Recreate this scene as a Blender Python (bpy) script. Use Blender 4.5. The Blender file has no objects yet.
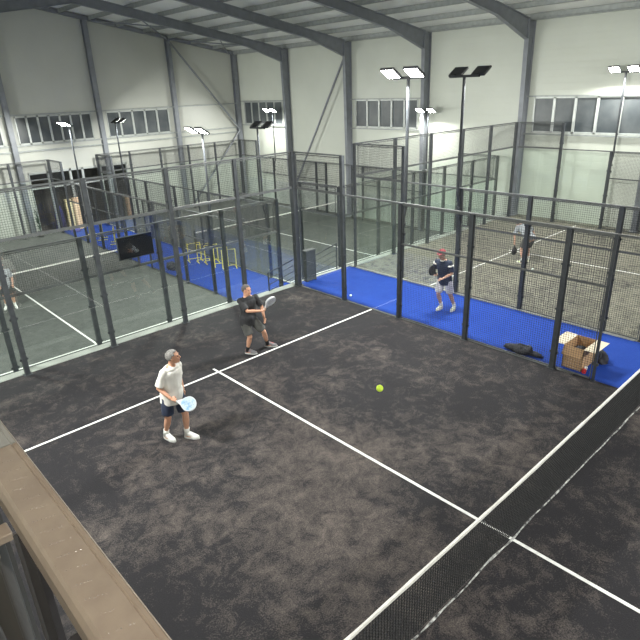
import bpy, bmesh, math, random
from math import sin, cos, pi, radians
from mathutils import Vector, Matrix, noise
random.seed(7)
S = bpy.context.scene
COL = S.collection
V = Vector
LOW = -1.42            # level of the lower pair of courts

# ------------------------------------------------------------------ materials
def new_mat(name):
    m = bpy.data.materials.new(name); m.use_nodes = True
    nt = m.node_tree
    for n in list(nt.nodes): nt.nodes.remove(n)
    out = nt.nodes.new('ShaderNodeOutputMaterial')
    return m, nt, out

def pbr(name, col, rough=.5, metal=0., col2=None, scale=6., amount=.5, bump=0., spec=.5, detail=4.):
    m, nt, out = new_mat(name)
    b = nt.nodes.new('ShaderNodeBsdfPrincipled')
    b.inputs['Roughness'].default_value = rough
    b.inputs['Metallic'].default_value = metal
    b.inputs['Specular IOR Level'].default_value = spec
    tc = nt.nodes.new('ShaderNodeTexCoord')
    nz = nt.nodes.new('ShaderNodeTexNoise')
    nz.inputs['Scale'].default_value = scale; nz.inputs['Detail'].default_value = detail
    nt.links.new(tc.outputs['Object'], nz.inputs['Vector'])
    if col2 is None: col2 = tuple(c * .86 for c in col)
    mx = nt.nodes.new('ShaderNodeMix'); mx.data_type = 'RGBA'
    mx.inputs[6].default_value = (*col, 1); mx.inputs[7].default_value = (*col2, 1)
    mr = nt.nodes.new('ShaderNodeMapRange')
    mr.inputs[1].default_value = .35; mr.inputs[2].default_value = .65; mr.inputs[4].default_value = amount * 2
    nt.links.new(nz.outputs['Fac'], mr.inputs[0]); nt.links.new(mr.outputs[0], mx.inputs[0])
    nt.links.new(mx.outputs[2], b.inputs['Base Color'])
    if bump:
        bp = nt.nodes.new('ShaderNodeBump'); bp.inputs['Strength'].default_value = bump
        bp.inputs['Distance'].default_value = .01
        nt.links.new(nz.outputs['Fac'], bp.inputs['Height']); nt.links.new(bp.outputs[0], b.inputs['Normal'])
    nt.links.new(b.outputs[0], out.inputs[0])
    return m

def turf_mat(name, base, sand, blade, lo=.46, hi=.78, sc=.55, gscale=(1,1,1), drifts=()):
    m, nt, out = new_mat(name)
    N = nt.nodes; L = nt.links
    b = N.new('ShaderNodeBsdfPrincipled'); b.inputs['Roughness'].default_value = .85
    b.inputs['Specular IOR Level'].default_value = .25
    tc = N.new('ShaderNodeTexCoord')
    mp = N.new('ShaderNodeMapping'); mp.inputs['Scale'].default_value = gscale
    L.new(tc.outputs['Object'], mp.inputs[0])
    n1 = N.new('ShaderNodeTexNoise'); n1.inputs['Scale'].default_value = sc; n1.inputs['Detail'].default_value = 5
    n1.inputs['Roughness'].default_value = .62; n1.inputs['Distortion'].default_value = .6
    n2 = N.new('ShaderNodeTexNoise'); n2.inputs['Scale'].default_value = 3.6; n2.inputs['Detail'].default_value = 10
    n2.inputs['Roughness'].default_value = .78; n2.inputs['Distortion'].default_value = .5
    n3 = N.new('ShaderNodeTexNoise'); n3.inputs['Scale'].default_value = 55; n3.inputs['Detail'].default_value = 3
    for n in (n1, n2, n3): L.new(mp.outputs[0], n.inputs['Vector'])
    a = N.new('ShaderNodeMath'); a.operation = 'MULTIPLY_ADD'; a.inputs[1].default_value = .74
    L.new(n2.outputs['Fac'], a.inputs[0]); 
    a0 = N.new('ShaderNodeMath'); a0.operation = 'MULTIPLY'; a0.inputs[1].default_value = .42
    L.new(n1.outputs['Fac'], a0.inputs[0]); L.new(a0.outputs[0], a.inputs[2])
    a2 = N.new('ShaderNodeMath'); a2.operation = 'MULTIPLY_ADD'; a2.inputs[1].default_value = .34
    L.new(n3.outputs['Fac'], a2.inputs[0]); L.new(a.outputs[0], a2.inputs[2])
    mr = N.new('ShaderNodeMapRange'); mr.inputs[1].default_value = lo + .11; mr.inputs[2].default_value = hi + .11
    last = a2.outputs[0]
    for (dx, dy, dr, da) in drifts:      # places where the infill sand has gathered
        vd = N.new('ShaderNodeVectorMath'); vd.operation = 'DISTANCE'; vd.inputs[1].default_value = (dx, dy, 0)
        L.new(tc.outputs['Object'], vd.inputs[0])
        dm = N.new('ShaderNodeMapRange'); dm.interpolation_type = 'SMOOTHSTEP'
        dm.inputs[1].default_value = 0; dm.inputs[2].default_value = dr; dm.inputs[3].default_value = da; dm.inputs[4].default_value = 0
        L.new(vd.outputs['Value'], dm.inputs[0])
        ad = N.new('ShaderNodeMath'); ad.operation = 'ADD'; L.new(last, ad.inputs[0]); L.new(dm.outputs[0], ad.inputs[1]); last = ad.outputs[0]
    L.new(last, mr.inputs[0])
    mx = N.new('ShaderNodeMix'); mx.data_type = 'RGBA'
    mx.inputs[6].default_value = (*base, 1); mx.inputs[7].default_value = (*sand, 1)
    L.new(mr.outputs[0], mx.inputs[0])
    mx2 = N.new('ShaderNodeMix'); mx2.data_type = 'RGBA'; mx2.blend_type = 'MULTIPLY'
    mx2.inputs[0].default_value = blade
    L.new(mx.outputs[2], mx2.inputs[6]); L.new(n3.outputs['Fac'], mx2.inputs[7])
    L.new(mx2.outputs[2], b.inputs['Base Color'])
    bp = N.new('ShaderNodeBump'); bp.inputs['Strength'].default_value = .35; bp.inputs['Distance'].default_value = .01
    L.new(n3.outputs['Fac'], bp.inputs['Height']); L.new(bp.outputs[0], b.inputs['Normal'])
    L.new(b.outputs[0], out.inputs[0])
    return m

def glass_mat(name, tint, refl=1., rough=0.):
    m, nt, out = new_mat(name)
    N = nt.nodes; L = nt.links
    t = N.new('ShaderNodeBsdfTransparent'); t.inputs[0].default_value = (*tint, 1)
    g = N.new('ShaderNodeBsdfGlossy'); g.inputs['Roughness'].default_value = rough
    g.inputs['Color'].default_value = (refl, refl, refl, 1)
    f = N.new('ShaderNodeFresnel'); f.inputs['IOR'].default_value = 1.5
    x = N.new('ShaderNodeMixShader')
    ge = N.new('ShaderNodeNewGeometry'); fa = N.new('ShaderNodeMath'); fa.operation = 'SUBTRACT'; fa.inputs[0].default_value = 1
    L.new(ge.outputs['Backfacing'], fa.inputs[1])
    mu = N.new('ShaderNodeMath'); mu.operation = 'MULTIPLY'; mu.use_clamp = True
    ml = N.new('ShaderNodeMath'); ml.operation = 'MULTIPLY'; ml.inputs[1].default_value = 1.6; ml.use_clamp = True
    L.new(f.outputs[0], ml.inputs[0]); L.new(ml.outputs[0], mu.inputs[0]); L.new(fa.outputs[0], mu.inputs[1])
    L.new(mu.outputs[0], x.inputs[0]); L.new(t.outputs[0], x.inputs[1]); L.new(g.outputs[0], x.inputs[2])
    L.new(x.outputs[0], out.inputs[0])
    return m

def emit_mat(name, col, strength):
    m, nt, out = new_mat(name)
    e = nt.nodes.new('ShaderNodeEmission'); e.inputs[0].default_value = (*col, 1); e.inputs[1].default_value = strength
    nt.links.new(e.outputs[0], out.inputs[0])
    return m

def panel_mat(name, col, pitch, axis=2, depth=.35, col2=None):
    """sheet metal panels with fine ribs and slight soiling"""
    m, nt, out = new_mat(name)
    N = nt.nodes; L = nt.links
    b = N.new('ShaderNodeBsdfPrincipled'); b.inputs['Roughness'].default_value = .42
    tc = N.new('ShaderNodeTexCoord'); sp = N.new('ShaderNodeSeparateXYZ')
    L.new(tc.outputs['Object'], sp.inputs[0])
    mu = N.new('ShaderNodeMath'); mu.operation = 'MULTIPLY'; mu.inputs[1].default_value = 1 / pitch
    L.new(sp.outputs[axis], mu.inputs[0])
    fr = N.new('ShaderNodeMath'); fr.operation = 'FRACT'; L.new(mu.outputs[0], fr.inputs[0])
    pp = N.new('ShaderNodeMath'); pp.operation = 'PINGPONG'; pp.inputs[1].default_value = .5
    L.new(fr.outputs[0], pp.inputs[0])
    mr = N.new('ShaderNodeMapRange'); mr.inputs[1].default_value = 0; mr.inputs[2].default_value = .06
    L.new(pp.outputs[0], mr.inputs[0])
    nz = N.new('ShaderNodeTexNoise'); nz.inputs['Scale'].default_value = .8; nz.inputs['Detail'].default_value = 5
    L.new(tc.outputs['Object'], nz.inputs['Vector'])
    mx = N.new('ShaderNodeMix'); mx.data_type = 'RGBA'
    mx.inputs[6].default_value = (*col, 1)
    c2 = col2 or tuple(c * .85 for c in col)
    mx.inputs[7].default_value = (*c2, 1)
    L.new(nz.outputs['Fac'], mx.inputs[0])
    L.new(mx.outputs[2], b.inputs['Base Color'])
    bp = N.new('ShaderNodeBump'); bp.inputs['Strength'].default_value = depth; bp.inputs['Distance'].default_value = .01
    L.new(mr.outputs[0], bp.inputs['Height']); L.new(bp.outputs[0], b.inputs['Normal'])
    L.new(b.outputs[0], out.inputs[0])
    return m

M = {}
M['turf'] = turf_mat('black_turf', (.0215, .0200, .0235), (.23, .19, .168), .5, lo=.645, hi=1.07, drifts=((-5.6,-7.2,2.4,.13),(-7.6,-6.3,2.2,.10),(-3.2,-9.0,1.7,.10),(-7.0,-9.0,2.5,.12),(-2.6,-12.0,2.2,.12),(-1.0,-10.6,1.0,.10),(-.6,-1.1,1.0,.07),(-3.6,-5.2,1.4,.05)))
M['turf_low'] = turf_mat('grey_turf', (.060, .066, .064), (.13, .135, .125), .45, sc=.3)
M['turf_far'] = turf_mat('black_turf_sandy', (.040, .042, .042), (.26, .25, .20), .5, lo=.47, hi=.68, sc=.28)
M['blue'] = turf_mat('blue_turf', (.005, .040, .29), (.010, .054, .33), .35)
M['line'] = pbr('white_line', (.78, .78, .76), .7, col2=(.62, .62, .60), scale=14, bump=.1)
M['concrete'] = pbr('concrete', (.36, .37, .34), .75, col2=(.27, .275, .26), scale=2.5, bump=.15)
M['conc_dark'] = pbr('concrete_dark', (.16, .16, .155), .8, col2=(.10, .10, .10), scale=1.5)
M['wall'] = panel_mat('wall_panel', (.56, .585, .52), .25)
M['gable'] = panel_mat('wall_panel_gable', (.50, .51, .465), 1.1, axis=0, depth=.12)
M['plinth'] = pbr('wall_plinth', (.52, .55, .51), .8, col2=(.44, .47, .44), scale=2)
M['roof'] = panel_mat('roof_sheet', (.84, .85, .82), .333, axis=1, depth=.4)
M['steel'] = pbr('painted_steel', (.21, .225, .25), .45, .1, col2=(.18, .19, .21), scale=3)
M['galv'] = pbr('galvanised_steel', (.34, .36, .35), .5, .2, col2=(.28, .30, .29), scale=5)
M['post'] = pbr('anthracite_post', (.030, .034, .040), .55, .1, col2=(.045, .05, .055), scale=8)
M['rail'] = pbr('anthracite_rail', (.075, .08, .083), .55, .1, col2=(.10, .105, .105), scale=8)
M['wire'] = pbr('fence_wire', (.035, .038, .042), .5, .3)
M['cord'] = pbr('net_cord', (.012, .012, .013), .8)
M['tape'] = pbr('net_tape', (.80, .78, .74), .6, col2=(.70, .68, .64), scale=20)
M['glass'] = glass_mat('fence_glass', (.955, .975, .965))
M['winglass'] = pbr('window_glass', (.045, .055, .062), .35, 0, col2=(.10, .11, .115), scale=.9, spec=.35)
M['frame'] = pbr('aluminium_frame', (.46, .48, .46), .4, .3, col2=(.40, .42, .41))
M['lampbody'] = pbr('lamp_body', (.10, .105, .11), .5, .3)
M['lens'] = emit_mat('lamp_lens', (1., .97, .88), 60.)
M['fill_lens'] = emit_mat('fill_diffuser', (1., .88, .74), 6.)  # warm glow of the added lamp over the gallery
M['beige'] = pbr('beige_cap', (.40, .345, .285), .33, .35, col2=(.35, .30, .25), scale=30, bump=.05)
M['beige_edge'] = pbr('beige_edge', (.62, .58, .52), .25, .5)
M['dimple'] = pbr('cap_rivet', (.62, .60, .56), .2, .6)
M['skin'] = pbr('skin', (.56, .31, .21), .55, col2=(.50, .26, .17), scale=9, spec=.35)
M['skin_pale'] = pbr('skin_pale', (.55, .34, .25), .55, col2=(.50, .28, .20), scale=9, spec=.35)
M['white_cloth'] = pbr('white_cloth', (.76, .74, .69), .85, col2=(.68, .66, .62), scale=9, bump=.3)
M['black_cloth'] = pbr('black_cloth', (.018, .018, .020), .85, col2=(.03, .03, .034), scale=9, bump=.3)
M['grey_cloth'] = pbr('grey_cloth', (.30, .32, .34), .85, col2=(.25, .27, .29), scale=9, bump=.3)
M['dkgrey_cloth'] = pbr('dark_grey_cloth', (.060, .060, .058), .85, col2=(.085, .085, .08), scale=9, bump=.3)
M['navy_cloth'] = pbr('navy_cloth', (.020, .030, .060), .85, col2=(.03, .04, .075), scale=9, bump=.3)
M['pale_short'] = pbr('pale_cloth', (.62, .60, .62), .85, col2=(.54, .52, .55), scale=9, bump=.3)
M['hair_grey'] = pbr('grey_hair', (.24, .23, .22), .8, col2=(.10, .095, .09), scale=60, bump=.5)
M['hair_dark'] = pbr('dark_hair', (.06, .05, .045), .8, col2=(.14, .12, .11), scale=60, bump=.5)
M['eye'] = pbr('eye_dark', (.02, .015, .012), .3)
M['lip'] = pbr('lips', (.38, .14, .11), .5)
M['red_cap'] = pbr('red_cap', (.22, .03, .04), .8)
M['shoe_white'] = pbr('white_shoe', (.80, .80, .78), .55)
M['shoe_red'] = pbr('red_grey_shoe', (.30, .06, .06), .6, col2=(.16, .16, .17), scale=14, amount=1.)
M['shoe_neon'] = pbr('neon_shoe', (.62, .72, .22), .6, col2=(.75, .76, .66), scale=12, amount=1.)
M['sole'] = pbr('shoe_sole', (.60, .60, .58), .7)
M['sock_black'] = pbr('black_sock', (.02, .02, .022), .9)
M['sock_white'] = pbr('white_sock', (.75, .74, .71), .9)
M['paddle_blue'] = pbr('paddle_blue', (.20, .36, .55), .35, col2=(.42, .52, .62), scale=11, amount=1.)
M['paddle_white'] = pbr('paddle_white', (.72, .74, .80), .35, col2=(.60, .64, .74), scale=12)
M['paddle_black'] = pbr('paddle_black', (.03, .03, .034), .4)
M['paddle_rim'] = pbr('paddle_rim', (.62, .63, .66), .35)
M['grip'] = pbr('paddle_grip', (.70, .70, .68), .8)
M['grip_dark'] = pbr('paddle_grip_dark', (.04, .04, .04), .8)
M['cardboard'] = pbr('cardboard', (.46, .29, .16), .85, col2=(.40, .25, .13), scale=6)
M['card_in'] = pbr('cardboard_inner', (.62, .55, .42), .85, col2=(.55, .48, .37), scale=6)
M['printed'] = pbr('cardboard_print', (.70, .66, .58), .8)
M['bag'] = pbr('black_bag_nylon', (.008, .009, .014), .75, col2=(.02, .02, .028), scale=12, bump=.4)
M['red'] = pbr('red_plastic', (.65, .03, .03), .4)
M['white_pl'] = pbr('white_plastic', (.78, .78, .76), .4)
M['ball'] = pbr('tennis_ball_felt', (.62, .82, .08), .9, col2=(.5, .7, .05), scale=40, bump=.3)
M['ball_pale'] = pbr('pale_ball', (.75, .85, .80), .8)
M['yellow'] = pbr('yellow_tube', (.72, .62, .08), .45, col2=(.64, .55, .08))
M['screen'] = pbr('screen_black', (.008, .009, .012), .12, spec=.6)
M['logo'] = pbr('screen_mark', (.10, .105, .12), .5)
M['yellow_foam'] = pbr('cream_board', (.66, .56, .32), .8, col2=(.58, .48, .28))
M['tan_board'] = pbr('tan_board', (.72, .50, .32), .8)
M['purple'] = pbr('purple_fabric', (.10, .09, .34), .8)
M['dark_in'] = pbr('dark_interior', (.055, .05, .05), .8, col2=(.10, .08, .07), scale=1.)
M['green_dark'] = pbr('dark_green', (.05, .09, .06), .7)
M['dirt'] = pbr('net_foot_grit', (.03, .03, .032), .9, col2=(.62, .62, .60), scale=16, amount=.42, detail=9)
M['grey_floor'] = pbr('gallery_floor', (.07, .072, .072), .6, col2=(.10, .09, .085), scale=2)

# ------------------------------------------------------------------ mesh helpers
class MB:
    def __init__(s): s.bm = bmesh.new()
    def face(s, vs): 
        try: s.bm.faces.new(vs)
        except ValueError: pass
    def hexa(s, p):
        v = [s.bm.verts.new(q) for q in p]
        for f in ((0,3,2,1),(4,5,6,7),(0,1,5,4),(1,2,6,5),(2,3,7,6),(3,0,4,7)): s.face([v[i] for i in f])
        return s
    def box(s, x0, x1, y0, y1, z0, z1):
        return s.hexa([(x0,y0,z0),(x1,y0,z0),(x1,y1,z0),(x0,y1,z0),(x0,y0,z1),(x1,y0,z1),(x1,y1,z1),(x0,y1,z1)])
    def bar(s, a, b, w, h=None, up=(0,0,1)):
        a = V(a); b = V(b); h = h or w
        d = (b - a).normalized(); u = V(up)
        if abs(d.dot(u)) > .98: u = V((1,0,0))
        r = d.cross(u).normalized(); u = r.cross(d).normalized()
        p = []
        for e in (a, b):
            for i, j in ((-1,-1),(1,-1),(1,1),(-1,1)): p.append(e + r*(i*w/2) + u*(j*h/2))
        return s.hexa(p)
    def tube(s, pts, r, n=8, caps=True):
        pts = [V(p) for p in pts]
        if not hasattr(r, '__len__'): r = [r]*len(pts)
        rings = []; prev = None
        for i, p in enumerate(pts):
            d = (pts[min(i+1, len(pts)-1)] - pts[max(i-1, 0)]).normalized()
            if prev is None:
                u = V((0,0,1)) if abs(d.z) < .9 else V((1,0,0))
            else: u = prev
            a = d.cross(u).normalized(); b = a.cross(d).normalized(); prev = b
            rings.append([s.bm.verts.new(p + a*(cos(2*pi*k/n)*r[i]) + b*(sin(2*pi*k/n)*r[i])) for k in range(n)])
        for i in range(len(rings)-1):
            for k in range(n): s.face([rings[i][k], rings[i][(k+1)%n], rings[i+1][(k+1)%n], rings[i+1][k]])
        if caps: s.face(rings[0][::-1]); s.face(rings[-1])
        return s
    def loft(s, rings, caps=True):
        rr = [[s.bm.verts.new(p) for p in r] for r in rings]; n = len(rr[0])
        for i in range(len(rr)-1):
            for k in range(n): s.face([rr[i][k], rr[i][(k+1)%n], rr[i+1][(k+1)%n], rr[i+1][k]])
        if caps: s.face(rr[0][::-1]); s.face(rr[-1])
        return s
    def ell(s, c, r, rot=None, n=14, m=9):
        c = V(c); rr = []
        R = rot or Matrix.Identity(3)
        top = s.bm.verts.new(c + R @ V((0,0,r[2]))); bot = s.bm.verts.new(c - R @ V((0,0,r[2])))
        for i in range(1, m):
            t = pi*i/m
            rr.append([s.bm.verts.new(c + R @ V((r[0]*sin(t)*cos(2*pi*k/n), r[1]*sin(t)*sin(2*pi*k/n), r[2]*cos(t)))) for k in range(n)])
        for i in range(len(rr)-1):
            for k in range(n): s.face([rr[i][k], rr[i+1][k], rr[i+1][(k+1)%n], rr[i][(k+1)%n]])
        for k in range(n):
            s.face([top, rr[0][k], rr[0][(k+1)%n]]); s.face([bot, rr[-1][(k+1)%n], rr[-1][k]])
        return s
    def prism(s, outline, thick, M4=None):
        """outline: 2d pts in local XZ, extruded along Y by +-thick/2"""
        M4 = M4 or Matrix.Identity(4)
        a = [s.bm.verts.new(M4 @ V((x, -thick/2, z))) for x, z in outline]
        b = [s.bm.verts.new(M4 @ V((x, thick/2, z))) for x, z in outline]
        n = len(a); s.face(a); s.face(b[::-1])
        for k in range(n): s.face([a[k], b[k], b[(k+1)%n], a[(k+1)%n]])
        return s
    def mesh(s, name, mat, bevel=0., smooth=False):
        bmesh.ops.recalc_face_normals(s.bm, faces=s.bm.faces)
        me = bpy.data.meshes.new(name); s.bm.to_mesh(me); s.bm.free()
        if smooth:
            for p in me.polygons: p.use_smooth = True
        me.materials.append(mat)
        return me
    def build(s, name, mat, parent=None, loc=(0,0,0), bevel=0., smooth=False):
        me = s.mesh(name, mat, smooth=smooth)
        return link(name, me, parent, loc, bevel)

def link(name, me, parent=None, loc=(0,0,0), bevel=0.):
    o = bpy.data.objects.new(name, me); COL.objects.link(o); o.location = loc
    if parent: o.parent = parent
    if bevel:
        b = o.modifiers.new('bevel', 'BEVEL'); b.width = bevel; b.segments = 2; b.limit_method = 'ANGLE'
    return o
def thing(name, label, cat, loc=(0,0,0), rz=0., group=None):
    o = bpy.data.objects.new(name, None); COL.objects.link(o); o.location = loc; o.rotation_euler = (0,0,rz)
    o.empty_display_size = .2
    return tag(o, label, cat, group)
def tag(o, label, cat, group=None):
    o['label'] = label; o['category'] = cat
    if group: o['group'] = group
    return o
def struct(o, label=None):
    o['kind'] = 'structure'
    if label: o['label'] = label
    return o
CACHE = {}
def cached(key, fn):
    if key not in CACHE: CACHE[key] = fn()
    return CACHE[key]

# ------------------------------------------------------------------ camera
cam = bpy.data.cameras.new('camera'); co = bpy.data.objects.new('camera', cam); COL.objects.link(co)
yaw, pit, rol = -.740050450, 1.17808324, -.0385932610
co.matrix_world = Matrix.Translation((-10.6896570, -12.6331068, 5.65310984)) @ (
    Matrix.Rotation(yaw, 4, 'Z') @ Matrix.Rotation(pit, 4, 'X') @ Matrix.Rotation(rol, 4, 'Z'))
cam.sensor_width = 36; cam.lens = 36 * 560.383188 / 640; cam.clip_start = .05; cam.clip_end = 200
S.camera = co

# ------------------------------------------------------------------ people
def fuse(mb, name, mat, vox, parent, smooth_it=3, folds=0., seed=0):
    """union overlapping closed pieces into one continuous skin"""
    bmesh.ops.recalc_face_normals(mb.bm, faces=mb.bm.faces)
    me = bpy.data.meshes.new(name+'_src'); mb.bm.to_mesh(me); mb.bm.free()
    o = bpy.data.objects.new('tmp', me); COL.objects.link(o)
    r = o.modifiers.new('r', 'REMESH'); r.mode = 'VOXEL'; r.voxel_size = vox; r.use_smooth_shade = True
    s = o.modifiers.new('s', 'SMOOTH'); s.factor = .5; s.iterations = smooth_it
    dg = bpy.context.evaluated_depsgraph_get()
    res = bpy.data.meshes.new_from_object(o.evaluated_get(dg), depsgraph=dg)
    bpy.data.objects.remove(o); bpy.data.meshes.remove(me)
    res.name = name
    if folds:
        for v in res.vertices:
            c = v.co
            v.co = c + v.normal * folds * (noise.noise(V((c.x*9+seed, c.y*9, c.z*5))) + .5*noise.noise(V((c.x*20, c.y*20+seed, c.z*13))))
    for p in res.polygons: p.use_smooth = True
    res.materials.clear(); res.materials.append(mat)
    return link(name, res, parent)

def ring(c, s, f, a, b, n=18):
    return [c + s*(a*cos(2*pi*k/n)) + f*(b*sin(2*pi*k/n)) for k in range(n)]

def limb(m, pts, radii, n=12):
    """tapered limb with rounded joints"""
    m.tube(pts, radii, n)
    for p, r in zip(pts, radii): m.ell(p, (r*.99,)*3, n=12, m=8)

def hand(m, w, d, palm_n, curl=.9, s=1., thumb_side=1):
    """palm and five separate bent fingers; w wrist, d direction, palm_n direction the palm faces"""
    w = V(w); d = V(d).normalized(); pn = V(palm_n); pn = (pn - d*pn.dot(d)).normalized(); sd = d.cross(pn).normalized()*thumb_side
    R = Matrix((sd, pn, d)).transposed()
    m.ell(w + d*.045*s, (.040*s, .016*s, .052*s), rot=R)
    ln = [.072, .080, .075, .060]
    for i in range(4):
        base = w + d*.080*s + sd*((1.5-i)*.019*s)
        p = [base - d*.02*s, base]
        L_ = ln[i]*s; ang = 0
        q = base
        for k, fr in enumerate((.45, .32, .23)):
            ang += curl*(.55 if k == 0 else .75)
            q = q + (d*cos(ang) + pn*sin(ang))*L_*fr; p.append(q)
        m.tube(p, [.0085*s, .0085*s, .0082*s, .0076*s, .0066*s], 8)
        m.ell(p[-1], (.0066*s,)*3, n=8, m=6)
    b = w + d*.025*s + sd*.030*s
    p = [b, b + (sd*.8 + d*.6)*.03*s, b + (sd*.75 + d*1.0 + pn*.55)*.045*s, b + (sd*.45 + d*1.2 + pn*1.0)*.058*s]
    m.tube(p, [.011*s, .0105*s, .0095*s, .0078*s], 8); m.ell(p[-1], (.0078*s,)*3, n=8, m=6)

def person(label, loc, ang, J, st, group=None):
    t = thing('person', label, 'person', loc, ang)
    g = lambda k: V(J[k])
    P, N, H = g('P'), g('N'), g('H')
    SL, SR, HL, HR = g('SL'), g('SR'), g('HL'), g('HR')
    ss = (SL-SR).normalized(); hs = (HL-HR).normalized()
    SM = (SL+SR)/2; HM = (HL+HR)/2
    up = (SM-HM).normalized()
    fs = ss.cross(up).normalized()
    if fs.dot(V((1,0,0))) < 0 and abs(fs.x) > .3: fs = -fs
    def fr(k):  # interpolated frame
        s = hs.lerp(ss, k).normalized(); f = s.cross(up).normalized()
        return s, f
    def torso(m, g_, z0=-.10, z1=1.0, top=True, belly=0., hem=0.):
        prof = [(-.22,.150,.105),(-.10,.172,.122),(.0,.172,.120),(.14,.160,.112),(.30,.150,.106+belly),(.50,.160,.112+belly*.8),(.72,.182,.118),(.88,.190,.108),(.98,.165,.092),(1.06,.10,.075)]
        rr = []
        Lh = (SM-HM).length
        for k, a, b in prof:
            if k < z0 or k > z1: continue
            s, f = fr(max(0, min(1, k)))
            c = HM + up*(k*Lh) - f*0
            if hem and k < .2: a = .172 + hem; b = .122 + hem*1.2 + belly*.6
            rr.append(ring(c, s, f, a+g_, b+g_))
        m.loft(rr)
    sc = st.get('scale', 1.)
    # ---- body
    m = MB()
    torso(m, 0., -.3, 1.1, belly=st.get('belly', 0.))
    hd = V(J['face']).normalized()
    m.tube([SM+up*.0, N, H - V((0,0,.04)) - hd*.02], [.068, .058, .055], 14)
    m.ell(SM+up*.03, (.13,.08,.05), rot=Matrix((ss, fs, up)).transposed())
    hr_ = V((0,0,1)) if 'hup' not in J else V(J['hup']).normalized()
    hsd = hr_.cross(hd).normalized(); hup = hd.cross(hsd).normalized()
    RH = Matrix((hd, hsd, hup)).transposed() * 1.06
    hp = lambda x, y, z: H + RH @ V((x, y, z))
    m.ell(hp(-.008,0,.022), (.098,.078,.092), rot=RH, n=18, m=12)
    m.ell(hp(.022,0,-.035), (.072,.060,.082), rot=RH, n=16, m=10)
    m.ell(hp(.060,0,-.088), (.026,.032,.022), rot=RH)
    m.tube([hp(.086,0,.018), hp(.110,0,-.022), hp(.098,0,-.034)], [.008,.014,.011], 8)   # nose
    for s in (-1, 1):
        m.ell(hp(-.004, s*.080, -.005), (.018,.009,.030), rot=RH, n=10, m=8)             # ears
        m.ell(hp(.080, s*.030, .036), (.014,.022,.007), rot=RH, n=8, m=6)                # brow
        m.ell(hp(.066, s*.036, -.022), (.020,.020,.018), rot=RH, n=8, m=6)               # cheek
    for a in 'LR':
        S_, E, W = g('S'+a), g('E'+a), g('W'+a)
        limb(m, [S_, S_.lerp(E, .45), E, E.lerp(W, .35), W], [.053,.048,.038,.040,.026])
        hn = J.get('hand'+a, ((W-E).normalized(), (0,0,-1), .8))
        hand(m, W, hn[0], hn[1], hn[2], thumb_side=(1 if a == 'R' else -1))
        Hh, K, A = g('H'+a), g('K'+a), g('A'+a)
        limb(m, [Hh, Hh.lerp(K, .4), K, K.lerp(A, .32), K.lerp(A, .6), A], [.088,.080,.056,.058,.044,.036])
        td = V(J['T'+a]).normalized()
        m.ell(A + td*.07 - V((0,0,.045)), (.125,.042,.034), rot=Matrix((td, V((-td.y,td.x,0)), V((0,0,1)))).transposed())
    fuse(m, 'body', M[st['skin']], .0075, t, 2)
    # ---- face
    for s in (-1, 1):
        MB().ell(hp(.082, s*.030, .012), (.010,.013,.009), rot=RH, n=10, m=8).build('eye', M['eye'], t, smooth=True)
    MB().ell(hp(.088, 0, -.060), (.008,.022,.007), rot=RH, n=10, m=8).build('mouth', M['lip'], t, smooth=True)
    # ---- hair or cap
    m = MB().ell((0,0,0), (.106,.086,.097), n=26, m=18)
    for v in m.bm.verts:
        v.co += v.co.normalized()*(.006*noise.noise(v.co*60))
        v.co.x -= .006
    cut = [v for v in m.bm.verts if (v.co.z < .010 and v.co.x > .03) or v.co.z < -.055 or (v.co.x > .062 and v.co.z < .052)]
    bmesh.ops.delete(m.bm, geom=cut, context='VERTS')
    for v in m.bm.verts: v.co = hp(v.co.x-.004, v.co.y, v.co.z+.022)
    o = m.build('hair', M[st['hair']], t, smooth=True)
    so = o.modifiers.new('th', 'SOLIDIFY'); so.thickness = .014; so.offset = -.6
    if 'cap' in st:
        m = MB().ell((0,0,0), (.112,.092,.100), n=26, m=18)
        bmesh.ops.delete(m.bm, geom=[v for v in m.bm.verts if v.co.z < .012], context='VERTS')
        for v in m.bm.verts: v.co = hp(v.co.x-.006, v.co.y, v.co.z+.03)
        o = m.build('cap', M[st['cap']], t, smooth=True)
        so = o.modifiers.new('th', 'SOLIDIFY'); so.thickness = .006
        m = MB(); outl = [hp(.085+.085*cos(a), .070*sin(a), .048-.012*cos(a)) for a in [(-pi/2+pi*k/10) for k in range(11)]]
        lo = [p - hup*.006 for p in outl]
        va = [m.bm.verts.new(p) for p in outl]; vb = [m.bm.verts.new(p) for p in lo]
        m.face(va); m.face(vb[::-1])
        for k in range(11): m.face([va[k], vb[k], vb[(k+1)%11], va[(k+1)%11]])
        m.build('cap_brim', M[st['cap']], t)
    # ---- shirt
    m = MB()
    torso(m, .024, -.23, .99, belly=st.get('belly', 0.)+.006, hem=.008)
    m.ell(SM+up*.010, (.175,.100,.066), rot=Matrix((ss, fs, up)).transposed())
    m.tube([SM+up*.0, SM.lerp(N, .55)], [.10, .075], 16)
    for a in 'LR':
        S_, E = g('S'+a), g('E'+a)
        m.ell(S_-up*.006, (.066,)*3)
        m.tube([S_, S_.lerp(E, .4), S_.lerp(E, .86)], [.064,.066,.073], 16)
    fuse(m, 'shirt', M[st['shirt']], .011, t, 4, .010, len(label))
    if 'stripe' in st:
        for a in 'LR':
            S_, E = g('S'+a), g('E'+a)
            d_ = (E-S_).normalized(); c = S_.lerp(E, .3)
            MB().tube([c-d_*.02, c+d_*.02], [.080,.080], 16).build('sleeve_stripe', M[st['stripe']], t, smooth=True)
        MB().tube([N-up*.05, N-up*.02], [.085,.072], 16).build('collar', M[st['stripe']], t, smooth=True)
    # ---- shorts
    m = MB()
    s, f = fr(0)
    m.loft([ring(HM+up*.10, s, f, .178, .128), ring(HM, s, f, .190, .138), ring(HM-V((0,0,.07)), s, f, .185, .132), ring(HM-V((0,0,.11)), s, f, .12, .09)])
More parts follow.
